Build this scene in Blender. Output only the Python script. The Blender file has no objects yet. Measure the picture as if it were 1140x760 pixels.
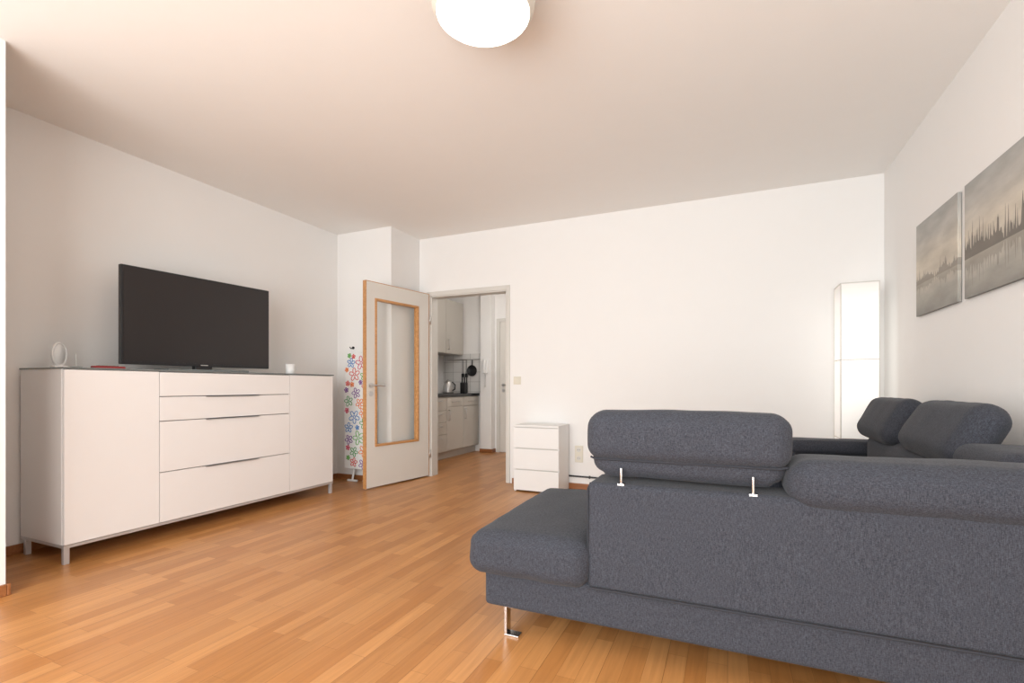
import bpy, bmesh, math, random
from mathutils import Vector, Matrix, noise
random.seed(7)
D=bpy.data
scene=bpy.context.scene
COL=scene.collection

# ------------------------------------------------------------------ materials
def srgb(r,g,b):
    f=lambda c:((c/255)/12.92 if c/255<=0.04045 else (((c/255)+0.055)/1.055)**2.4)
    return (f(r),f(g),f(b),1)
def newmat(name):
    m=D.materials.new(name); m.use_nodes=True
    nt=m.node_tree
    b=nt.nodes['Principled BSDF']
    return m,nt,b
def mat(name,col,rough=0.5,metal=0.0,var=0.04,scale=8.0,bump=0.0,bscale=60.0,coat=0.0,emit=None,es=0.0):
    m,nt,b=newmat(name)
    tc=nt.nodes.new('ShaderNodeTexCoord')
    n=nt.nodes.new('ShaderNodeTexNoise'); n.inputs['Scale'].default_value=scale; n.inputs['Detail'].default_value=3
    nt.links.new(tc.outputs['Object'],n.inputs['Vector'])
    mx=nt.nodes.new('ShaderNodeMix'); mx.data_type='RGBA'
    c=Vector(col[:3])
    mx.inputs[6].default_value=(*(c*(1-var)),1); mx.inputs[7].default_value=(*[min(1,x) for x in c*(1+var)],1)
    nt.links.new(n.outputs['Fac'],mx.inputs[0]); nt.links.new(mx.outputs[2],b.inputs['Base Color'])
    b.inputs['Roughness'].default_value=rough; b.inputs['Metallic'].default_value=metal
    if coat: b.inputs['Coat Weight'].default_value=coat; b.inputs['Coat Roughness'].default_value=0.08
    if bump:
        n2=nt.nodes.new('ShaderNodeTexNoise'); n2.inputs['Scale'].default_value=bscale; n2.inputs['Detail'].default_value=4
        nt.links.new(tc.outputs['Object'],n2.inputs['Vector'])
        bp=nt.nodes.new('ShaderNodeBump'); bp.inputs['Strength'].default_value=bump; bp.inputs['Distance'].default_value=0.01
        nt.links.new(n2.outputs['Fac'],bp.inputs['Height']); nt.links.new(bp.outputs['Normal'],b.inputs['Normal'])
    return m

M_wall=mat('wall_paint',(0.86,0.85,0.835,1),0.9,var=0.008,bump=0.03,bscale=90)
M_ceil=mat('ceiling_paint',(0.92,0.905,0.88,1),0.95,var=0.008)
M_white=mat('white_lacquer',(0.85,0.83,0.82,1),0.28,var=0.01,coat=0.3)
M_white2=mat('white_matt',(0.82,0.82,0.81,1),0.45,var=0.01)
M_doorw=mat('door_white',(0.72,0.69,0.64,1),0.4,var=0.01)
M_frame=mat('frame_paint',(0.66,0.64,0.60,1),0.4,var=0.01)
M_chrome=mat('chrome',(0.72,0.73,0.75,1),0.2,metal=1.0,var=0.01)
M_steel=mat('brushed_steel',(0.62,0.61,0.60,1),0.32,metal=1.0,var=0.03)
M_alu=mat('satin_aluminium',(0.62,0.62,0.63,1),0.45,metal=0.6,var=0.02)
M_black=mat('black_plastic',(0.012,0.012,0.014,1),0.35,var=0.05)
M_screen=mat('tv_screen',(0.018,0.014,0.014,1),0.3,var=0.02)
M_dark=mat('dark_gap',(0.16,0.14,0.14,1),0.8)
M_gtop=mat('dark_glass_top',(0.16,0.18,0.18,1),0.08,var=0.02,coat=0.5)
M_red=mat('red_plastic',(0.35,0.04,0.04,1),0.4)
M_counter=mat('black_counter',(0.02,0.02,0.022,1),0.2,var=0.3,scale=120)
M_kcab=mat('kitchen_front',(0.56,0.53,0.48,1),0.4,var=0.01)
M_plastic=mat('cream_plastic',(0.72,0.68,0.58,1),0.35,var=0.01)
M_seam=mat('sofa_piping',(0.026,0.028,0.036,1),0.9)

def wood(name,c1,c2,parquet=True,axis=(0,0,0)):
    m,nt,b=newmat(name); N=nt.nodes; L=nt.links
    tc=N.new('ShaderNodeTexCoord')
    mp=N.new('ShaderNodeMapping'); mp.inputs['Rotation'].default_value=(0,0,math.radians(90)) if parquet else axis
    L.new(tc.outputs['Object'],mp.inputs['Vector'])
    g=N.new('ShaderNodeMapping'); g.inputs['Scale'].default_value=(3,55,55) 
    L.new(mp.outputs['Vector'],g.inputs['Vector'])
    n=N.new('ShaderNodeTexNoise'); n.inputs['Scale'].default_value=1.0; n.inputs['Detail'].default_value=6; n.inputs['Distortion'].default_value=0.6
    L.new(g.outputs['Vector'],n.inputs['Vector'])
    if parquet:
        def brick(w,h,off,a,c,bias=0.0,mort=0.0008):
            br=N.new('ShaderNodeTexBrick'); br.offset=off; br.offset_frequency=2; br.squash=1.0
            br.inputs['Scale'].default_value=1; br.inputs['Brick Width'].default_value=w; br.inputs['Row Height'].default_value=h
            br.inputs['Mortar Size'].default_value=mort; br.inputs['Mortar Smooth'].default_value=0.3; br.inputs['Bias'].default_value=bias
            br.inputs['Color1'].default_value=a; br.inputs['Color2'].default_value=c; br.inputs['Mortar'].default_value=tuple(x*0.72 for x in a[:3])+(1,)
            L.new(mp.outputs['Vector'],br.inputs['Vector']); return br
        br=brick(0.47,0.0667,0.37,c1,c2)
        br2=brick(2.2,0.2,0.43,(0.92,0.92,0.92,1),(1.05,1.04,1.03,1),0,0.0010)
        br2.inputs['Mortar'].default_value=(0.70,0.66,0.63,1)
        m1=N.new('ShaderNodeMix'); m1.data_type='RGBA'; m1.blend_type='MULTIPLY'; m1.inputs[0].default_value=1
        L.new(br.outputs['Color'],m1.inputs[6]); L.new(br2.outputs['Color'],m1.inputs[7])
        base=m1.outputs[2]
    else:
        mm=N.new('ShaderNodeMix'); mm.data_type='RGBA'; mm.inputs[6].default_value=c1; mm.inputs[7].default_value=c2
        L.new(n.outputs['Fac'],mm.inputs[0]); base=mm.outputs[2]
    cr=N.new('ShaderNodeValToRGB'); cr.color_ramp.elements[0].position=0.3; cr.color_ramp.elements[0].color=(0.86,0.84,0.81,1)
    cr.color_ramp.elements[1].position=0.65; cr.color_ramp.elements[1].color=(1.03,1.03,1.03,1)
    L.new(n.outputs['Fac'],cr.inputs[0])
    m2=N.new('ShaderNodeMix'); m2.data_type='RGBA'; m2.blend_type='MULTIPLY'; m2.inputs[0].default_value=1
    L.new(base,m2.inputs[6]); L.new(cr.outputs[0],m2.inputs[7])
    L.new(m2.outputs[2],b.inputs['Base Color'])
    b.inputs['Roughness'].default_value=0.33
    bp=N.new('ShaderNodeBump'); bp.inputs['Strength'].default_value=0.04; bp.inputs['Distance'].default_value=0.002
    L.new(n.outputs['Fac'],bp.inputs['Height']); L.new(bp.outputs['Normal'],b.inputs['Normal'])
    return m
M_floor=wood('oak_parquet',srgb(176,118,64),srgb(200,143,87))
M_oak=wood('oak_trim',srgb(186,132,78),srgb(212,160,106),False)
M_oakd=wood('oak_baseboard',srgb(140,88,50),srgb(165,108,66),False)

def fabric():
    m,nt,b=newmat('sofa_fabric'); N=nt.nodes; L=nt.links
    tc=N.new('ShaderNodeTexCoord')
    n=N.new('ShaderNodeTexNoise'); n.inputs['Scale'].default_value=700; n.inputs['Detail'].default_value=1
    L.new(tc.outputs['Object'],n.inputs['Vector'])
    mp=N.new('ShaderNodeMapping'); mp.inputs['Scale'].default_value=(560,560,80); L.new(tc.outputs['Object'],mp.inputs['Vector'])
    n2=N.new('ShaderNodeTexNoise'); n2.inputs['Scale'].default_value=1; n2.inputs['Detail'].default_value=1
    L.new(mp.outputs['Vector'],n2.inputs['Vector'])
    mp3=N.new('ShaderNodeMapping'); mp3.inputs['Scale'].default_value=(140,140,560); L.new(tc.outputs['Object'],mp3.inputs['Vector'])
    n3=N.new('ShaderNodeTexNoise'); n3.inputs['Scale'].default_value=1; n3.inputs['Detail'].default_value=1
    L.new(mp3.outputs['Vector'],n3.inputs['Vector'])
    a=N.new('ShaderNodeMath'); a.operation='ADD'; L.new(n2.outputs['Fac'],a.inputs[0]); L.new(n3.outputs['Fac'],a.inputs[1])
    a2=N.new('ShaderNodeMath'); a2.operation='ADD'; L.new(a.outputs[0],a2.inputs[0]); L.new(n.outputs['Fac'],a2.inputs[1])
    d=N.new('ShaderNodeMath'); d.operation='DIVIDE'; L.new(a2.outputs[0],d.inputs[0]); d.inputs[1].default_value=3
    cr=N.new('ShaderNodeValToRGB'); e=cr.color_ramp.elements
    e[0].position=0.36; e[0].color=srgb(40,42,48); e[1].position=0.64; e[1].color=srgb(77,79,87)
    L.new(d.outputs[0],cr.inputs[0]); L.new(cr.outputs[0],b.inputs['Base Color'])
    b.inputs['Roughness'].default_value=0.95; b.inputs['Sheen Weight'].default_value=0.08
    b.inputs['Specular IOR Level'].default_value=0.12
    bp=N.new('ShaderNodeBump'); bp.inputs['Strength'].default_value=0.25; bp.inputs['Distance'].default_value=0.001
    L.new(d.outputs[0],bp.inputs['Height']); L.new(bp.outputs['Normal'],b.inputs['Normal'])
    return m
M_fab=fabric()

def glassm(name,fac,tint=(1,1,1,1)):
    m=D.materials.new(name); m.use_nodes=True; nt=m.node_tree; N=nt.nodes; N.clear()
    o=N.new('ShaderNodeOutputMaterial'); mx=N.new('ShaderNodeMixShader'); t=N.new('ShaderNodeBsdfTransparent'); g=N.new('ShaderNodeBsdfGlossy')
    t.inputs[0].default_value=tint; g.inputs['Roughness'].default_value=0.03
    lw=N.new('ShaderNodeLayerWeight'); lw.inputs['Blend'].default_value=fac
    nt.links.new(lw.outputs['Fresnel'],mx.inputs[0]); nt.links.new(t.outputs[0],mx.inputs[1]); nt.links.new(g.outputs[0],mx.inputs[2]); nt.links.new(mx.outputs[0],o.inputs[0])
    return m
M_glass=glassm('clear_glass',0.12,(0.96,0.97,0.96,1))

def tiles():
    m,nt,b=newmat('kitchen_tiles'); N=nt.nodes; L=nt.links
    tc=N.new('ShaderNodeTexCoord'); mp=N.new('ShaderNodeMapping'); mp.inputs['Rotation'].default_value=(math.radians(90),0,0)
    L.new(tc.outputs['Object'],mp.inputs['Vector'])
    br=N.new('ShaderNodeTexBrick'); br.offset=0; br.inputs['Scale'].default_value=1
    br.inputs['Brick Width'].default_value=0.15; br.inputs['Row Height'].default_value=0.15; br.inputs['Mortar Size'].default_value=0.003
    br.inputs['Color1'].default_value=(0.75,0.74,0.72,1); br.inputs['Color2'].default_value=(0.70,0.69,0.67,1); br.inputs['Mortar'].default_value=(0.42,0.41,0.40,1)
    L.new(mp.outputs['Vector'],br.inputs['Vector']); L.new(br.outputs['Color'],b.inputs['Base Color']); b.inputs['Roughness'].default_value=0.2
    return m
M_tiles=tiles()

def emis(name,col,s,base=(0.8,0.78,0.75,1),ramp=None):
    m,nt,b=newmat(name)
    b.inputs['Base Color'].default_value=base
    b.inputs['Emission Color'].default_value=col
    if ramp:
        tc=nt.nodes.new('ShaderNodeTexCoord'); sp=nt.nodes.new('ShaderNodeSeparateXYZ'); nt.links.new(tc.outputs['Generated'],sp.inputs[0])
        cr=nt.nodes.new('ShaderNodeValToRGB'); cr.color_ramp.interpolation='B_SPLINE'
        e=cr.color_ramp.elements
        e[0].position=ramp[0][0]; e[0].color=(ramp[0][1],)*3+(1,)
        e[1].position=ramp[-1][0]; e[1].color=(ramp[-1][1],)*3+(1,)
        for p,v in ramp[1:-1]:
            x=e.new(p); x.color=(v,v,v,1)
        nt.links.new(sp.outputs[2],cr.inputs[0])
        mu=nt.nodes.new('ShaderNodeMath'); mu.operation='MULTIPLY'; mu.inputs[1].default_value=s
        nt.links.new(cr.outputs[0],mu.inputs[0]); nt.links.new(mu.outputs[0],b.inputs['Emission Strength'])
    else:
        n=nt.nodes.new('ShaderNodeTexNoise'); n.inputs['Scale'].default_value=30
        r=nt.nodes.new('ShaderNodeMapRange'); r.inputs[3].default_value=s*0.95; r.inputs[4].default_value=s*1.05
        nt.links.new(n.outputs['Fac'],r.inputs[0])
        nt.links.new(r.outputs[0],b.inputs['Emission Strength'])
    return m

# ------------------------------------------------------------------ geometry helpers
def group(name,loc=(0,0,0),rotz=0.0):
    e=D.objects.new(name,None); e.empty_display_size=0.1
    e.location=loc; e.rotation_euler=(0,0,rotz); COL.objects.link(e); return e
def fin(name,me,m,parent=None,world=True,smooth=False):
    ob=D.objects.new(name,me); COL.objects.link(ob)
    if m is not None: me.materials.append(m)
    if smooth:
        for p in me.polygons: p.use_smooth=True
    if parent:
        ob.parent=parent
        if world:
            ob.matrix_parent_inverse=(Matrix.Translation(parent.location)@parent.rotation_euler.to_matrix().to_4x4()).inverted()
    return ob
def abox(bm,x0,x1,y0,y1,z0,z1):
    vs=[bm.verts.new(p) for p in ((x0,y0,z0),(x1,y0,z0),(x1,y1,z0),(x0,y1,z0),(x0,y0,z1),(x1,y0,z1),(x1,y1,z1),(x0,y1,z1))]
    for f in ((0,3,2,1),(4,5,6,7),(0,1,5,4),(1,2,6,5),(2,3,7,6),(3,0,4,7)): bm.faces.new([vs[i] for i in f])
def boxes(name,lst,m,parent=None,bevel=0.0,world=True):
    bm=bmesh.new()
    for b in lst: abox(bm,*b)
    me=D.meshes.new(name); bm.to_mesh(me); bm.free()
    ob=fin(name,me,m,parent,world)
    if bevel:
        md=ob.modifiers.new('bevel','BEVEL'); md.width=bevel; md.segments=3; md.limit_method='ANGLE'
    return ob
def quad(name,ps,m,parent=None,world=True):
    me=D.meshes.new(name); me.from_pydata(ps,[],[(0,1,2,3)]); me.update()
    return fin(name,me,m,parent,world)
def samples(L,r,nm,k=4):
    inner=L/2-r
    s=[math.tan(i*math.pi/4/k) for i in range(k+1)]
    out=[-inner-r*x for x in reversed(s)]
    out+=[-inner+2*inner*i/nm for i in range(1,nm)]
    out+=[inner+r*x for x in s]
    return out
def roundbox(name,size,loc,m,parent=None,r=0.03,puff=(0,0,0),rot=(0,0,0),nm=10,wr=0.0,world=True,fn=None):
    r=min(r,min(size)/2*0.98)
    S=[samples(size[i],r,nm) for i in range(3)]
    h=[x/2 for x in size]; inner=[x-r for x in h]
    bm=bmesh.new()
    for a in range(3):
        u,v=(a+1)%3,(a+2)%3
        for sg in (-1,1):
            g=[]
            for iu in S[u]:
                row=[]
                for iv in S[v]:
                    p=[0,0,0]; p[a]=sg*h[a]; p[u]=iu; p[v]=iv
                    row.append(bm.verts.new(p))
                g.append(row)
            for i in range(len(g)-1):
                for j in range(len(g[0])-1):
                    q=[g[i][j],g[i+1][j],g[i+1][j+1],g[i][j+1]]
                    if sg<0: q.reverse()
                    bm.faces.new(q)
    bmesh.ops.remove_doubles(bm,verts=bm.verts,dist=1e-5)
    off=Vector((random.random()*50,random.random()*50,random.random()*50))
    for vt in bm.verts:
        p=vt.co.copy()
        core=Vector([max(-inner[i],min(inner[i],p[i])) for i in range(3)])
        d=p-core; n=d.normalized()
        q=core+n*r
        t=[p[i]/h[i] for i in range(3)]
        for i in range(3):
            j,k=(i+1)%3,(i+2)%3
            q[i]+=puff[i]*t[i]*(1-t[j]**2)*(1-t[k]**2)
        if wr: q+=n*noise.noise(q*9+off)*wr + n*noise.noise(q*3+off)*wr
        if fn: q=fn(q,t)
        vt.co=q
    me=D.meshes.new(name); bm.to_mesh(me); bm.free()
    ob=fin(name,me,m,parent,world,True)
    ob.location=loc; ob.rotation_euler=rot
    return ob
def cyl(name,loc,r,h,m,parent=None,axis='Z',r2=None,seg=32,world=True,bevel=0.0):
    bm=bmesh.new(); bmesh.ops.create_cone(bm,cap_ends=True,segments=seg,radius1=r,radius2=r if r2 is None else r2,depth=h)
    me=D.meshes.new(name); bm.to_mesh(me); bm.free()
    ob=fin(name,me,m,parent,world,False)
    for p in me.polygons:
        if len(p.vertices)==4: p.use_smooth=True
    ob.location=loc
    if axis=='X': ob.rotation_euler=(0,math.pi/2,0)
    if axis=='Y': ob.rotation_euler=(math.pi/2,0,0)
    if bevel:
        md=ob.modifiers.new('bevel','BEVEL'); md.width=bevel; md.segments=2; md.limit_method='ANGLE'
    return ob
def lathe(name,prof,loc,m,parent=None,seg=64,world=True):
    bm=bmesh.new(); rings=[]
    for (r,z) in prof:
        if r<1e-6: rings.append([bm.verts.new((0,0,z))])
        else: rings.append([bm.verts.new((r*math.cos(2*math.pi*i/seg),r*math.sin(2*math.pi*i/seg),z)) for i in range(seg)])
    for a,b in zip(rings[:-1],rings[1:]):
        for i in range(seg):
            j=(i+1)%seg
            if len(a)==1 and len(b)==1: continue
            if len(a)==1: bm.faces.new([a[0],b[i],b[j]])
            elif len(b)==1: bm.faces.new([a[i],b[0],a[j]])
            else: bm.faces.new([a[i],b[i],b[j],a[j]])
    bmesh.ops.recalc_face_normals(bm,faces=bm.faces)
    me=D.meshes.new(name); bm.to_mesh(me); bm.free()
    ob=fin(name,me,m,parent,world,True); ob.location=loc; return ob
def tube(name,pts,r,m,parent=None,closed=False,world=True,multi=False,res=3):
    cu=D.curves.new(name,'CURVE'); cu.dimensions='3D'; cu.bevel_depth=r; cu.bevel_resolution=res; cu.use_fill_caps=True
    for P in (pts if multi else [pts]):
        sp=cu.splines.new('POLY'); sp.points.add(len(P)-1)
        for i,p in enumerate(P): sp.points[i].co=(*p,1)
        sp.use_cyclic_u=closed
    ob=D.objects.new(name,cu); COL.objects.link(ob); cu.materials.append(m)
    if parent:
        ob.parent=parent
        if world: ob.matrix_parent_inverse=(Matrix.Translation(parent.location)@parent.rotation_euler.to_matrix().to_4x4()).inverted()
    return ob

# ------------------------------------------------------------------ room shell
XL,XA,XR=-3.10,-3.82,1.09
YB,YK,YF=4.55,6.62,-1.60
YA=1.15
H=2.60
boxes('floor',[(-4.25,1.25,YF-0.15,YK+0.15,-0.1,0)],M_floor)
boxes('ceiling',[(-4.25,1.25,YF-0.15,YK+0.15,H,H+0.1)],M_ceil)
boxes('wall_left',[(-3.95,XL,YF-0.12,YA,0,H),(-3.95,XA,YA,4.05,0,H),(-3.95,-3.115,4.05,YB+0.12,0,H)],M_wall)
DX0,DX1,DZ=-2.98,-2.045,1.975
boxes('wall_back',[(-3.115,DX0,YB,YB+0.12,0,H),(DX1,XR+0.12,YB,YB+0.12,0,H),(DX0,DX1,YB,YB+0.12,DZ,H)],M_wall)
boxes('wall_right',[(XR,XR+0.12,YF-0.12,YB,0,H)],M_wall)
WZ0,WZ1=0.12,2.48
boxes('wall_front',[(XL,-2.8,YF-0.12,YF,0,H),(0.85,XR,YF-0.12,YF,0,H),(-2.8,0.85,YF-0.12,YF,0,WZ0),(-2.8,0.85,YF-0.12,YF,WZ1,H)],M_wall)
w=group('window_1',(-0.975,YF-0.06,1.35))
fr=[(-2.8,0.85,YF-0.09,YF-0.03,WZ0,WZ0+0.07),(-2.8,0.85,YF-0.09,YF-0.03,WZ1-0.07,WZ1)]
for x in (-2.8,-1.61,-0.41,0.78): fr.append((x,x+0.07,YF-0.09,YF-0.03,WZ0+0.07,WZ1-0.07))
boxes('window_frame',fr,M_white2,w)
quad('window_glass',[(-2.78,YF-0.06,WZ0+0.02),(0.83,YF-0.06,WZ0+0.02),(0.83,YF-0.06,WZ1-0.02),(-2.78,YF-0.06,WZ1-0.02)],M_glass,w)
# kitchen shell
boxes('wall_kitchen_left',[(-4.2,-4.08,YB+0.12,YK,0,H)],M_wall)
boxes('wall_kitchen_back',[(-4.2,-3.16,YK,YK+0.12,0,H),(-2.28,-1.6,YK,YK+0.12,0,H),(-3.16,-2.28,YK,YK+0.12,1.99,H),(-3.37,-3.19,YK-0.12,YK,0,H)],M_wall)
boxes('wall_kitchen_right',[(-1.72,-1.6,YB+0.12,YK,0,H)],M_wall)
boxes('wall_tiles_kitchen',[(-4.08,-3.37,YK-0.012,YK,0.88,1.48)],M_tiles)
# baseboards
bh=0.055
boxes('baseboard_left',[(XL,XL+0.015,YF,YA,0,bh),(XA,XL+0.015,YA,YA+0.015,0,bh),(XA,XA+0.015,YA+0.015,4.035,0,bh),(XA,-3.115,4.035,4.05,0,bh),(-3.115,-3.10,4.035,YB-0.015,0,bh)],M_oakd,bevel=0.004)
boxes('baseboard_back',[(-3.10,DX0-0.05,YB-0.015,YB,0,bh),(DX1+0.05,XR,YB-0.015,YB,0,bh)],M_oakd,bevel=0.004)
boxes('baseboard_right',[(XR-0.015,XR,YF,YB-0.015,0,bh)],M_oakd,bevel=0.004)
boxes('baseboard_kitchen',[(-3.38,-3.18,YK-0.135,YK-0.12,0,bh),(-3.19,-3.175,YK-0.12,YK,0,bh)],M_oakd,bevel=0.004)
# door frame
boxes('trim_door_frame',[(DX0,DX0+0.025,YB,YB+0.12,0,DZ),(DX1-0.025,DX1,YB,YB+0.12,0,DZ),(DX0,DX1,YB,YB+0.12,DZ-0.025,DZ),
  (DX0-0.035,DX0+0.012,YB-0.012,YB,0,DZ+0.035),(DX1-0.012,DX1+0.025,YB-0.012,YB,0,DZ+0.035),(DX0+0.012,DX1-0.012,YB-0.012,YB,DZ-0.012,DZ+0.035)],M_frame,bevel=0.003)

# ------------------------------------------------------------------ open glazed door
dr=group('door_1',(-2.975,4.525,0),math.radians(-99.9))
Lw=0.86; T=0.04; z0,z1=0.01,1.985; u0,u1=0.16,0.75; g0,g1=0.40,1.83
boxes('door_panel',[(0.006,u0,-T,0,z0+0.004,z1-0.004),(u1,Lw-0.008,-T,0,z0+0.004,z1-0.004),(u0,u1,-T,0,z0+0.004,g0),(u0,u1,-T,0,g1,z1-0.004)],M_doorw,dr,world=False)
boxes('door_edging',[(0,0.006,-T-.001,0.001,z0,z1),(Lw-0.008,Lw,-T-.001,0.001,z0,z1),(0.006,Lw-0.008,-T-.001,0.001,z1-0.006,z1)],M_oak,dr,world=False)
bw=0.022
boxes('glazing_bead',[(u0,u0+bw,-T-.006,0.008,g0,g1),(u1-bw,u1,-T-.006,0.008,g0,g1),(u0+bw,u1-bw,-T-.006,0.008,g0,g0+bw),(u0+bw,u1-bw,-T-.006,0.008,g1-bw,g1)],M_oak,dr,world=False,bevel=0.003)
quad('glass_pane',[(u0+0.01,-0.02,g0+0.01),(u1-0.01,-0.02,g0+0.01),(u1-0.01,-0.02,g1-0.01),(u0+0.01,-0.02,g1-0.01)],M_glass,dr,world=False)
for sy,nm in ((0.0,'front'),(-T,'rear')):
    s=1 if sy==0 else -1
    cyl('rosette_'+nm,(0.80,sy+s*0.004,0.99),0.026,0.008,M_steel,dr,'Y',world=False)
    cyl('key_rosette_'+nm,(0.80,sy+s*0.004,0.91),0.024,0.008,M_steel,dr,'Y',world=False)
    tube('handle_'+nm,[(0.80,sy,0.99),(0.80,sy+s*0.045,0.99),(0.792,sy+s*0.052,0.99),(0.67,sy+s*0.052,0.99)],0.009,M_steel,dr,world=False)
for i,z in enumerate((0.25,1.7)):
    cyl('hinge_%d'%(i+1),(0.0,0.012,z),0.009,0.09,M_steel,dr,world=False)

# kitchen hall door
d2=group('door_2',(-2.72,YK,0))
boxes('door_panel',[(-3.11,-2.33,YK+0.005,YK+0.045,0.005,1.94)],M_doorw,d2,bevel=0.003)
boxes('door_casing',[(-3.16,-3.11,YK-0.01,YK+0.06,0,1.99),(-2.33,-2.28,YK-0.01,YK+0.06,0,1.99),(-3.11,-2.33,YK-0.01,YK+0.06,1.94,1.99)],M_frame,d2,bevel=0.003)
cyl('rosette',(-3.05,YK,1.0),0.026,0.01,M_steel,d2,'Y')
tube('handle',[(-3.05,YK,1.0),(-3.05,YK-0.05,1.0),(-2.93,YK-0.05,1.0)],0.009,M_steel,d2)
cyl('key_rosette',(-3.05,YK,0.92),0.024,0.01,M_steel,d2,'Y')

# ------------------------------------------------------------------ kitchen units
kc=group('kitchen_base_cabinet',(-3.77,5.6,0))
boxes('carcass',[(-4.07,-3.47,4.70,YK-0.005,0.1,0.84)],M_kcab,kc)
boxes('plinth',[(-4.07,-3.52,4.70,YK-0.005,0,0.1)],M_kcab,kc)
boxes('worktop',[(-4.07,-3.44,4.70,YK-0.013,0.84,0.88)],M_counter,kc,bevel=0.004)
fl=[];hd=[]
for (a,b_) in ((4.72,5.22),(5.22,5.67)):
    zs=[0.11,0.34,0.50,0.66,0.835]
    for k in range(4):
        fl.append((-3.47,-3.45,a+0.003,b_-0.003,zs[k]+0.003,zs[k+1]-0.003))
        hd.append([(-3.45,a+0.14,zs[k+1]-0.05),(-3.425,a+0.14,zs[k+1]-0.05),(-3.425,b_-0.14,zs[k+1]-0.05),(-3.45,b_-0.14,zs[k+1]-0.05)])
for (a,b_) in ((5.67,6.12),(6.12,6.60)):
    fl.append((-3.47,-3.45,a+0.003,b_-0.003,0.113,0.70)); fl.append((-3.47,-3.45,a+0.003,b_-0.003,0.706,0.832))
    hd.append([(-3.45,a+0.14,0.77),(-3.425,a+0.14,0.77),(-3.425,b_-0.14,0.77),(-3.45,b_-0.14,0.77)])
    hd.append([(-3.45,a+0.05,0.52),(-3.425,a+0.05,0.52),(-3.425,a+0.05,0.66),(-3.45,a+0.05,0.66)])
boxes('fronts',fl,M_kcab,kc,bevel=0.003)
tube('handles',hd,0.006,M_steel,kc,multi=True)
ku=group('kitchen_wall_cabinet',(-3.9,5.8,1.46))
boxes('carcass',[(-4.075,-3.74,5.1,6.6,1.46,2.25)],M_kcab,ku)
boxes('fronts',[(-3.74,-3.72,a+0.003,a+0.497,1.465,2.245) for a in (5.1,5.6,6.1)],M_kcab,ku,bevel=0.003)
tube('handles',[[(-3.72,a+0.06,1.52),(-3.695,a+0.06,1.52),(-3.695,a+0.06,1.66),(-3.72,a+0.06,1.66)] for a in (5.1,5.6,6.1)],0.006,M_steel,ku,multi=True)
kt=group('kettle',(-3.66,6.05,0.88))
lathe('body',[(0,0),(0.075,0),(0.08,0.02),(0.065,0.14),(0.05,0.17),(0.015,0.185),(0.012,0.2),(0,0.203)],(-3.66,6.05,0.88),M_steel,kt)
tube('handle',[(-3.59,6.05,0.92),(-3.545,6.05,0.94),(-3.54,6.05,1.0),(-3.59,6.05,1.04)],0.009,M_black,kt)
pn=group('frying_pan',(-3.62,YK-0.03,1.27))
o=lathe('pan_bowl',[(0,0),(0.06,0),(0.085,0.022),(0.081,0.022),(0.058,0.004),(0,0.004)],(-3.56,YK-0.018,1.22),M_black,pn); o.rotation_euler=(math.radians(90),0,0)
tube('pan_handle',[(-3.56,YK-0.03,1.30),(-3.56,YK-0.025,1.39)],0.009,M_black,pn)
ut=group('utensil_rail',(-3.7,YK-0.03,1.38))
tube('rail',[(-4.0,YK-0.03,1.39),(-3.42,YK-0.03,1.39)],0.006,M_steel,ut)
tube('ladles',[[(x,YK-0.03,1.39),(x,YK-0.03,1.17)] for x in (-3.72,-3.66)],0.004,M_black,ut,multi=True)
for i,x in enumerate((-3.72,-3.66)): roundbox('ladle_head_%d'%(i+1),(0.05,0.02,0.06),(x,YK-0.03,1.15),M_black,ut,r=0.009,nm=4)
kb=group('knife_block',(-3.58,6.40,0.88))
boxes('block',[(-3.63,-3.55,6.34,6.44,0.88,1.04)],M_black,kb,bevel=0.01)
boxes('knife_handles',[(-3.62+0.02*i,-3.608+0.02*i,6.37+0.03*(i%2),6.39+0.03*(i%2),1.035,1.12) for i in range(4)],M_black,kb,bevel=0.003)
ph=group('intercom_phone',(-3.28,YK-0.12,1.3))
roundbox('base_plate',(0.09,0.03,0.20),(-3.28,YK-0.134,1.27),M_white2,ph,r=0.012,nm=4)
roundbox('handset',(0.045,0.035,0.21),(-3.29,YK-0.162,1.275),M_white2,ph,r=0.015,nm=6)
cord=[(-3.28+0.012*math.cos(t*0.9),YK-0.15+0.012*math.sin(t*0.9),1.17-0.002*t if t<100 else 0.97+0.002*(t-100)) for t in range(0,110)]
tube('coiled_cord',cord,0.003,M_white2,ph)

# ------------------------------------------------------------------ sideboard
sb=group('sideboard',(-3.55,2.47,0))
sx0,sx1,sy0,sy1=-3.79,-3.325,1.47,3.47
zb,zt=0.105,1.078
boxes('carcass',[(sx0,sx1-0.022,sy0,sy1,zb,zt)],M_white,sb,bevel=0.003)
ya,yb=1.965,2.985
F=[(sx1-0.02,sx1,sy0+0.002,ya-0.002,zb+0.003,zt-0.004),(sx1-0.02,sx1,yb+0.002,sy1-0.002,zb+0.003,zt-0.004)]
zs=[zb+0.003,0.428,0.756,0.915,zt-0.004]
for k in range(4): F.append((sx1-0.02,sx1,ya+0.002,yb-0.002,zs[k]+(0.0025 if k else 0),zs[k+1]-0.0025))
boxes('fronts',F,M_white,sb,bevel=0.0015)
boxes('shadow_gaps',[(sx1-0.0225,sx1-0.0195,sy0+0.003,sy1-0.003,zb+0.004,zt-0.003)],M_dark,sb)
boxes('glass_top',[(sx0,sx1+0.006,sy0-0.006,sy1+0.006,zt,zt+0.009)],M_gtop,sb,bevel=0.002)
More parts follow.
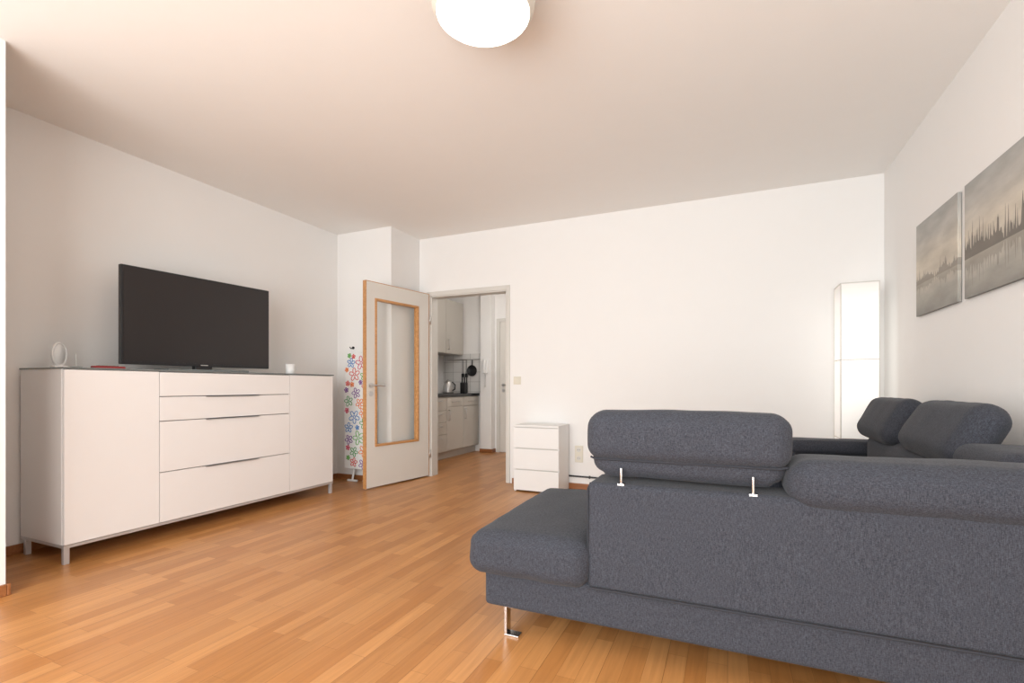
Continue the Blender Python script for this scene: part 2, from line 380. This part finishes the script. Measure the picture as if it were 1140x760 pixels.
boxes('metal_base_rail',[(sx1-0.03,sx1-0.002,sy0,sy1,zb-0.016,zb),(sx0,sx0+0.03,sy0,sy1,zb-0.016,zb),(sx0+0.03,sx1-0.03,sy0,sy0+0.03,zb-0.016,zb),(sx0+0.03,sx1-0.03,sy1-0.03,sy1,zb-0.016,zb)],M_alu,sb)
lg=[]
for x in (sx0+0.03,sx1-0.03):
    for y in (sy0+0.002,sy1-0.03): lg.append((x,x+0.026,y,y+0.026,0,zb-0.016))
boxes('legs',lg,M_alu,sb,bevel=0.002)
hs=[]
for zz in (0.915,0.756,0.428):
    c=(ya+yb)/2
    hs.append((sx1-0.004,sx1+0.010,c-0.21,c+0.21,zz-0.005,zz-0.002))
    hs.append((sx1+0.008,sx1+0.010,c-0.21,c+0.21,zz-0.008,zz-0.002))
boxes('drawer_pulls',hs,M_alu,sb)
ZS=zt+0.009

# ------------------------------------------------------------------ television
tl=Vector((-3.515,1.845)); tr=Vector((-3.425,2.865))
ang=math.atan2(tr.y-tl.y,tr.x-tl.x)
tv=group('television',((tl.x+tr.x)/2,(tl.y+tr.y)/2,ZS),ang)
W=(tr-tl).length; zb2=0.036; Ht=0.635
boxes('bezel',[(-W/2,W/2,0.0,0.035,zb2,zb2+Ht)],M_black,tv,world=False,bevel=0.004)
boxes('screen',[(-W/2+0.012,W/2-0.012,-0.002,0.0,zb2+0.02,zb2+Ht-0.012)],M_screen,tv,world=False)
roundbox('back_housing',(W*0.7,0.05,Ht*0.6),(0,0.05,zb2+Ht*0.4),M_black,tv,r=0.02,nm=4,world=False)
boxes('stand_neck',[(-0.06,0.06,0.004,0.05,0.006,0.08)],M_black,tv,world=False,bevel=0.005)
roundbox('stand_base',(0.56,0.2,0.012),(0,0.005,0.0062),M_gtop,tv,r=0.005,nm=4,world=False)
boxes('badge',[(-0.025,0.025,-0.003,-0.001,zb2+0.006,zb2+0.012)],M_steel,tv,world=False)

# items on the sideboard
ck=group('oval_table_clock',(-3.60,1.57,ZS))
def ovalring(cx,cy,cz,a,b_,rot):
    P=[]
    for i in range(40):
        t=2*math.pi*i/40
        P.append((cx+a*math.cos(t)*math.sin(rot),cy+a*math.cos(t)*math.cos(rot),cz+b_*math.sin(t)))
    return P
tube('rim',ovalring(-3.60,1.57,ZS+0.082,0.048,0.066,-0.5),0.007,M_white2,ck,closed=True)
o=lathe('face',[(0,0.004),(0.045,0.004),(0.045,-0.004),(0,-0.004)],(-3.60,1.57,ZS+0.082),M_white2,ck)
o.rotation_euler=(math.radians(90),0,math.radians(90)+0.5); o.scale=(1,1.42,1)
roundbox('foot',(0.05,0.07,0.016),(-3.60,1.57,ZS+0.008),M_white2,ck,r=0.007,nm=3)
rc=group('remote_control',(-3.50,1.77,ZS))
roundbox('body',(0.045,0.17,0.018),(-3.50,1.77,ZS+0.009),M_red,rc,r=0.007,nm=4)
boxes('buttons',[(-3.512+dx,-3.502+dx,1.71+0.02*k,1.72+0.02*k,ZS+0.0175,ZS+0.0205) for k in range(6) for dx in (0,0.014)],M_black,rc)
an=group('room_antenna',(-3.66,1.68,ZS))
cyl('base',(-3.66,1.68,ZS+0.006),0.03,0.012,M_black,an)
tube('rod',[(-3.66,1.68,ZS+0.01),(-3.66,1.68,ZS+0.09)],0.003,M_white2,an)
mg=group('white_mug',(-3.45,3.10,ZS))
lathe('cup',[(0,0),(0.033,0),(0.036,0.005),(0.038,0.085),(0.034,0.085),(0.032,0.008),(0,0.006)],(-3.45,3.10,ZS),M_white2,mg,seg=32)
tube('handle',[(-3.45,3.137,ZS+0.07),(-3.45,3.16,ZS+0.065),(-3.45,3.165,ZS+0.04),(-3.45,3.135,ZS+0.02)],0.005,M_white2,mg)

# ------------------------------------------------------------------ ironing board with flower print
ib=group('ironing_board',(-3.44,3.92,0))
cx,yy=-3.43,3.915
zB,zT=0.14,1.33
def hwz(t):
    if t<0.75: return 0.175
    s=(t-0.75)/0.25
    return 0.175-0.055*s*s
L_=[(cx-hwz(t/20),zB+(zT-0.09-zB)*t/20) for t in range(21)]
arc=[(cx+0.12*math.cos(a),zT-0.09+0.09*math.sin(a)) for a in [math.pi-math.pi*i/12 for i in range(1,12)]]
R_=[(2*cx-x,z) for x,z in reversed(L_)]
poly=L_+arc+R_
bm=bmesh.new()
vf=[bm.verts.new((x,yy,z)) for x,z in poly]; vb=[bm.verts.new((x,yy+0.03,z)) for x,z in poly]
bm.faces.new(vf); bm.faces.new(list(reversed(vb)))
for i in range(len(poly)):
    j=(i+1)%len(poly); bm.faces.new([vf[i],vb[i],vb[j],vf[j]])
bmesh.ops.recalc_face_normals(bm,faces=bm.faces)
me=D.meshes.new('board_cover'); bm.to_mesh(me); bm.free()
o=fin('board_cover',me,M_white2,ib); md=o.modifiers.new('bevel','BEVEL'); md.width=0.008; md.segments=3; md.limit_method='ANGLE'
cols=[(200,40,90),(60,150,70),(230,120,30),(120,60,150),(40,120,190),(90,170,60),(210,60,50)]
FL={i:[] for i in range(len(cols))}
def flower(x,z,R,ci,ph):
    P=[]
    for k in range(5):
        a=ph+k*2*math.pi/5
        for i in range(9):
            t=-0.6+1.2*i/8
            rr=R*(0.35+0.65*math.cos(t/0.6*math.pi/2))
            P.append((x+rr*math.cos(a+t),yy-0.001,z+rr*math.sin(a+t)))
    FL[ci].append(P)
    FL[ci].append([(x+R*0.2*math.cos(i),yy-0.001,z+R*0.2*math.sin(i)) for i in [2*math.pi*q/10 for q in range(10)]])
pts=[]
tries=0
while tries<1500:
    tries+=1
    R=random.uniform(0.045,0.085) if tries<600 else random.uniform(0.022,0.034); z=random.uniform(zB+R,zT-R*1.5); t=(z-zB)/(zT-zB); hw=hwz(t)-R-0.006
    if hw<=0: continue
    x=random.uniform(cx-hw,cx+hw)
    if all((x-p[0])**2+(z-p[1])**2>(R+p[2])**2 for p in pts):
        pts.append((x,z,R)); flower(x,z,R,len(pts)%len(cols),random.random()*6)
for i,c in enumerate(cols):
    if FL[i]: tube('flower_print_%d'%(i+1),FL[i],0.0036,mat('flower_ink_%d'%(i+1),srgb(*c),0.8),ib,closed=True,multi=True,res=1)
tube('folded_legs',[[(-3.54,3.965,0.012),(-3.36,3.965,0.9)],[(-3.36,3.99,0.012),(-3.54,3.99,0.9)],[(-3.60,3.965,0.012),(-3.48,3.965,0.012)],[(-3.42,3.99,0.012),(-3.30,3.99,0.012)]],0.011,M_white2,ib,multi=True)
hk=group('wall_hook',(-3.60,4.05,1.385))
cyl('hook_plate',(-3.60,4.045,1.385),0.014,0.01,M_black,hk,'Y')
tube('hook_arm',[(-3.60,4.04,1.385),(-3.60,4.01,1.375),(-3.60,3.995,1.39)],0.005,M_black,hk)

# ------------------------------------------------------------------ white drawer chest
dc=group('drawer_chest',(-1.61,4.38,0))
cx0,cx1,cy0,cy1,ch=-1.84,-1.395,4.22,4.53,0.62
boxes('carcass',[(cx0,cx0+0.018,cy0+0.018,cy1,0,ch-0.018),(cx1-0.018,cx1,cy0+0.018,cy1,0,ch-0.018),(cx0,cx1,cy0,cy1,ch-0.018,ch),(cx0+0.018,cx1-0.018,cy1-0.01,cy1,0,ch-0.018),(cx0+0.018,cx1-0.018,cy0+0.03,cy1-0.01,0.02,0.035)],M_white2,dc,bevel=0.002)
dh=(ch-0.018-0.01)/3
boxes('drawer_fronts',[(cx0+0.001,cx1-0.001,cy0,cy0+0.018,0.01+k*dh+0.004,0.01+(k+1)*dh-0.005) for k in range(3)],M_white2,dc,bevel=0.003)
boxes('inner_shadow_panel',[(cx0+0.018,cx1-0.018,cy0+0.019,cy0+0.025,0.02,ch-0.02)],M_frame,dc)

# switch + sockets
sw=group('light_switch',(-1.94,YB,1.04))
boxes('plate',[(-1.98,-1.90,YB-0.009,YB,1.0,1.08)],M_plastic,sw,bevel=0.003)
boxes('rocker',[(-1.968,-1.912,YB-0.014,YB-0.009,1.012,1.068)],M_plastic,sw,bevel=0.003)
so=group('power_socket',(-1.30,YB,0.33))
boxes('plate',[(-1.34,-1.26,YB-0.009,YB,0.255,0.415)],M_plastic,so,bevel=0.003)
for i,z in enumerate((0.295,0.375)):
    cyl('socket_well_%d'%(i+1),(-1.30,YB-0.010,z),0.021,0.004,M_frame,so,'Y')
    for dx in (-0.009,0.009): cyl('pin_hole',(-1.30+dx,YB-0.0125,z),0.003,0.002,M_black,so,'Y',seg=10)
# black cable fixed to the wall above the baseboard
cb=group('power_cable',(-0.9,YB,0.12))
tube('cable',[(-1.40,YB-0.009,0.122),(-1.10,YB-0.009,0.120),(-0.60,YB-0.009,0.121),(0.2,YB-0.009,0.12),(0.75,YB-0.02,0.05)],0.008,M_black,cb)
boxes('cable_clips',[(x,x+0.012,YB-0.02,YB,0.108,0.134) for x in (-1.2,-0.8,-0.3,0.15)],M_black,cb)

# ------------------------------------------------------------------ corner sofa
so=group('corner_sofa',(0.1,2.4,0))
F_=M_fab
RY=1.725
roundbox('base_long',(1.92,0.86,0.15),(0.075,RY+0.445,0.19),F_,so,r=0.018,nm=12)
roundbox('base_return',(0.86,1.26,0.15),(0.605,3.20,0.19),F_,so,r=0.018,nm=12)
def seatend(q,t):
    if t[0]<-0.3: q.z-=0.012*((-t[0]-0.3)/0.7)**2*max(0,t[2])
    return q
roundbox('seat_cushion_end',(0.49,0.92,0.175),(-0.702,RY+0.43,0.333),F_,so,r=0.055,puff=(0.014,0.008,0.014),nm=14,wr=0.006,fn=seatend)
roundbox('seat_cushion_mid',(0.66,0.66,0.165),(-0.125,RY+0.56,0.335),F_,so,r=0.045,puff=(0,0.006,0.012),nm=12,wr=0.004)
roundbox('seat_cushion_corner',(0.80,0.72,0.165),(0.61,RY+0.56,0.335),F_,so,r=0.045,puff=(0,0.0,0.012),nm=12,wr=0.003)
roundbox('seat_cushion_return',(0.66,1.02,0.165),(0.53,3.15,0.335),F_,so,r=0.045,puff=(0.01,0.0,0.014),nm=12,wr=0.003)
roundbox('back_shell_long',(1.50,0.20,0.385),(0.285,RY+0.105,0.443),F_,so,r=0.022,nm=16,wr=0.0015)
roundbox('back_cushion_long',(0.64,0.14,0.36),(-0.13,RY+0.245,0.51),F_,so,r=0.05,puff=(0,0.02,0),nm=12,wr=0.003)
roundbox('back_shell_return',(0.14,1.95,0.385),(0.985,2.88,0.443),F_,so,r=0.03,nm=12)
roundbox('back_cushion_return',(0.16,1.72,0.33),(0.86,2.80,0.53),F_,so,r=0.06,puff=(0.02,0,0),nm=14,wr=0.003)
def hr(q,t):
    s=max(0,-t[2]); q.x*=1-0.07*s*s; q.y*=1-0.2*s
    return q
roundbox('headrest_upper',(0.66,0.15,0.18),(-0.143,RY+0.085,0.80),F_,so,r=0.055,puff=(0.004,0.01,0.006),nm=16,wr=0.004)
roundbox('headrest_lower',(0.63,0.12,0.13),(-0.143,RY+0.095,0.715),F_,so,r=0.045,nm=16,wr=0.005,fn=hr)
tube('headrest_piping',[(-0.46,RY+0.045,0.722),(-0.44,RY+0.030,0.718),(0.15,RY+0.030,0.718),(0.175,RY+0.045,0.722)],0.004,M_seam,so)
for i,x in enumerate((-0.345,0.075)):
    tube('headrest_post_%d'%(i+1),[(x,RY+0.03,0.60),(x,RY+0.02,0.63),(x,RY+0.022,0.69)],0.005,M_chrome,so)
    boxes('post_bracket_%d'%(i+1),[(x-0.012,x+0.012,RY+0.012,RY+0.03,0.63,0.637)],M_chrome,so)
roundbox('headrest_roll_folded',(0.85,0.27,0.15),(0.60,RY+0.115,0.676),F_,so,r=0.062,puff=(0.01,0.008,0.008),nm=16,wr=0.004)
roundbox('headrest_roll_corner',(0.27,0.40,0.12),(0.90,2.17,0.71),F_,so,r=0.055,puff=(0,0,0.008),nm=10,wr=0.003)
roundbox('headrest_return_near',(0.13,0.64,0.26),(0.85,2.64,0.79),F_,so,r=0.06,puff=(0.016,0.006,0.006),rot=(0,math.radians(28),0),nm=14,wr=0.004)
roundbox('headrest_return_far',(0.13,0.62,0.26),(0.84,3.42,0.79),F_,so,r=0.06,puff=(0.016,0.006,0.006),rot=(0,math.radians(28),0),nm=14,wr=0.004)
roundbox('arm_panel',(0.66,0.16,0.42),(0.72,3.80,0.385),F_,so,r=0.03,nm=10)
roundbox('arm_pad',(0.68,0.24,0.09),(0.71,3.80,0.585),F_,so,r=0.042,puff=(0,0.004,0.004),nm=12,wr=0.003)
tube('piping_rear',[(-0.46,RY+0.002,0.256),(1.02,RY+0.002,0.256)],0.004,M_seam,so)
tube('piping_back_side',[(-0.463,RY+0.01,0.27),(-0.463,RY+0.01,0.61),(-0.455,RY+0.02,0.632)],0.003,M_seam,so)
def foot(i,x,y):
    boxes('foot_%d'%i,[(x-0.006,x+0.006,y-0.02,y+0.02,0.008,0.12),(x-0.006,x+0.055,y-0.02,y+0.02,0,0.008),(x-0.006,x+0.04,y-0.02,y+0.02,0.112,0.12)],M_chrome,so,bevel=0.002)
for i,(x,y) in enumerate(((-0.80,RY+0.05),(-0.80,2.53),(0.95,RY+0.05),(0.22,3.75),(0.95,3.75),(0.10,2.53))): foot(i+1,x,y)

# ------------------------------------------------------------------ floor lamp
fl=group('floor_lamp',(0.865,4.32,0))
M_paper2=emis('lamp_paper_lit',(1,0.95,0.89,1),0.62,base=(0.72,0.70,0.67,1),ramp=[(0.0,0.15),(0.3,0.45),(0.5,0.95),(0.75,1.0),(0.92,0.75),(1.0,0.3)])
a=0.115
boxes('shade',[(0.865-a,0.865+a,4.32-a,4.32+a,0.03,1.72)],M_paper2,fl,bevel=0.002)
boxes('base_plate',[(0.865-a,0.865+a,4.32-a,4.32+a,0.0,0.03)],M_white2,fl,bevel=0.004)
cn=[]
e=0.002
for z in (0.06,0.6,1.17,1.722):
    cn+= [(0.865-a-e,0.865+a+e,4.32-a-e,4.32-a+e,z,z+0.006),(0.865-a-e,0.865+a+e,4.32+a-e,4.32+a+e,z,z+0.006),(0.865-a-e,0.865-a+e,4.32-a,4.32+a,z,z+0.006),(0.865+a-e,0.865+a+e,4.32-a,4.32+a,z,z+0.006)]
for sx in (-1,1):
    for sy in (-1,1): cn.append((0.865+sx*a-0.003,0.865+sx*a+0.003,4.32+sy*a-0.003,4.32+sy*a+0.003,0.03,1.728))
boxes('frame',cn,M_frame,fl)

# ------------------------------------------------------------------ ceiling lamp
cl=group('ceiling_lamp',(-0.885,1.73,H))
P=(-0.885,1.73,0)
lathe('ceiling_rose',[(0,2.6),(0.13,2.6),(0.13,2.575),(0,2.575)],P,M_steel,cl)
M_gl=emis('opal_glass_side',(1,0.86,0.70,1),0.12,base=(0.62,0.57,0.50,1))
M_gb=emis('opal_glass_bottom',(1,0.92,0.80,1),6.0)
lathe('glass_side',[(0.12,2.585),(0.188,2.58),(0.205,2.56),(0.208,2.52),(0.203,2.478),(0.184,2.450)],P,M_gl,cl)
lathe('glass_bottom',[(0.184,2.450),(0.172,2.440),(0.15,2.434),(0.10,2.428),(0.0,2.425)],P,M_gb,cl)

# ------------------------------------------------------------------ pictures
def artmat(name,seed,boats):
    m,nt,b=newmat(name); N=nt.nodes; L=nt.links
    tc=N.new('ShaderNodeTexCoord'); sp=N.new('ShaderNodeSeparateXYZ'); L.new(tc.outputs['Generated'],sp.inputs[0])
    def math_(op,a,b_=None,c=None):
        n=N.new('ShaderNodeMath'); n.operation=op
        for i,v in enumerate((a,b_,c)):
            if v is None: continue
            if isinstance(v,(int,float)): n.inputs[i].default_value=v
            else: L.new(v,n.inputs[i])
        return n.outputs[0]
    u=sp.outputs[1]; v=sp.outputs[2]
    sky=N.new('ShaderNodeValToRGB'); e=sky.color_ramp.elements
    e[0].position=0; e[0].color=srgb(146,144,138); e[1].position=1; e[1].color=srgb(166,166,163)
    for p,c in ((0.22,(178,174,165)),(0.38,(202,194,180)),(0.55,(208,199,184)),(0.8,(186,183,177))):
        x=e.new(p); x.color=srgb(*c)
    L.new(v,sky.inputs[0])
    cn=N.new('ShaderNodeTexNoise'); cn.inputs['Scale'].default_value=3.5; cn.inputs['Detail'].default_value=5
    mp=N.new('ShaderNodeMapping'); mp.inputs['Scale'].default_value=(1,0.7,2.2); mp.inputs['Location'].default_value=(seed,seed,0)
    L.new(tc.outputs['Generated'],mp.inputs['Vector']); L.new(mp.outputs['Vector'],cn.inputs['Vector'])
    cl=N.new('ShaderNodeMapRange'); cl.inputs[1].default_value=0.3; cl.inputs[2].default_value=0.7; cl.inputs[3].default_value=0.78; cl.inputs[4].default_value=1.08
    L.new(cn.outputs['Fac'],cl.inputs[0])
    vm=N.new('ShaderNodeVectorMath'); vm.operation='SCALE'; L.new(sky.outputs[0],vm.inputs[0]); L.new(cl.outputs[0],vm.inputs['Scale'])
    def n1(scale,s2):
        cx_=N.new('ShaderNodeCombineXYZ'); L.new(math_('MULTIPLY',u,scale),cx_.inputs[0]); cx_.inputs[1].default_value=s2
        n=N.new('ShaderNodeTexNoise'); n.inputs['Scale'].default_value=1; n.inputs['Detail'].default_value=1; L.new(cx_.outputs[0],n.inputs['Vector']); return n.outputs['Fac']
    base=0.34
    h1=math_('MULTIPLY',math_('SUBTRACT',n1(5,seed),0.36),0.34 if boats else 0.22)
    sp1=math_('POWER',n1(45,seed+3),4.0)
    h=math_('ADD',h1,math_('MULTIPLY',sp1,1.3 if boats else 0.5))
    h=math_('MULTIPLY',h,0.9)
    top=math_('ADD',base,h)
    up=math_('MULTIPLY',math_('LESS_THAN',v,top),math_('GREATER_THAN',v,base))
    bot=math_('MULTIPLY',math_('LESS_THAN',v,base),math_('GREATER_THAN',v,math_('SUBTRACT',base,math_('MULTIPLY',h,0.8))))
    msk=math_('ADD',math_('MULTIPLY',up,0.8 if boats else 0.55),math_('MULTIPLY',bot,0.35))
    mx=N.new('ShaderNodeMix'); mx.data_type='RGBA'; L.new(msk,mx.inputs[0]); L.new(vm.outputs[0],mx.inputs[6]); mx.inputs[7].default_value=srgb(88,84,80)
    L.new(mx.outputs[2],b.inputs['Base Color']); b.inputs['Roughness'].default_value=0.7
    return m
for i,(y0,y1,boats) in enumerate(((3.195,3.79,False),(2.52,3.115,True))):
    p=group('canvas_picture',(XR,(y0+y1)/2,1.69))
    m=artmat('harbour_print_%d'%(i+1),3.1+i*4.7,boats)
    boxes('canvas',[(XR-0.02,XR-0.003,y0,y1,1.41,1.968)],m,p,bevel=0.002)
    boxes('stretcher',[(XR-0.004,XR,y0+0.02,y1-0.02,1.43,1.95)],M_oak,p)

# ------------------------------------------------------------------ lights
def area(name,loc,rot,sx,sy,power,col):
    l=D.lights.new(name,'AREA'); l.shape='RECTANGLE'; l.size=sx; l.size_y=sy; l.energy=power; l.color=col
    o=D.objects.new(name,l); o.location=loc; o.rotation_euler=rot; COL.objects.link(o); return o
area('window_daylight',(-0.975,YF-0.13,1.30),(math.radians(-90),0,math.radians(180)),3.6,2.34,240,(0.985,0.985,0.985))
pl=D.lights.new('kitchen_fill_light','POINT'); pl.energy=16; pl.color=(1,0.95,0.90); pl.shadow_soft_size=0.15  # added point light that brightens the kitchen; no lamp fixture there
o=D.objects.new('kitchen_fill_light',pl); o.location=(-2.5,5.5,2.4); COL.objects.link(o)
wd=D.worlds.new('World'); scene.world=wd; wd.use_nodes=True
wd.node_tree.nodes['Background'].inputs[0].default_value=(0.85,0.92,1,1); wd.node_tree.nodes['Background'].inputs[1].default_value=1.0

# ------------------------------------------------------------------ camera
f=546.0
cd=D.cameras.new('camera'); cd.sensor_width=36; cd.lens=f/1140*36; cd.shift_y=50/1140; cd.clip_start=0.02
co=D.objects.new('camera',cd); co.location=(0,0,0.98); co.rotation_euler=(math.radians(90),0,math.atan2(240,546)); COL.objects.link(co)
scene.camera=co
scene.view_settings.view_transform='Standard'
scene.view_settings.look='None'
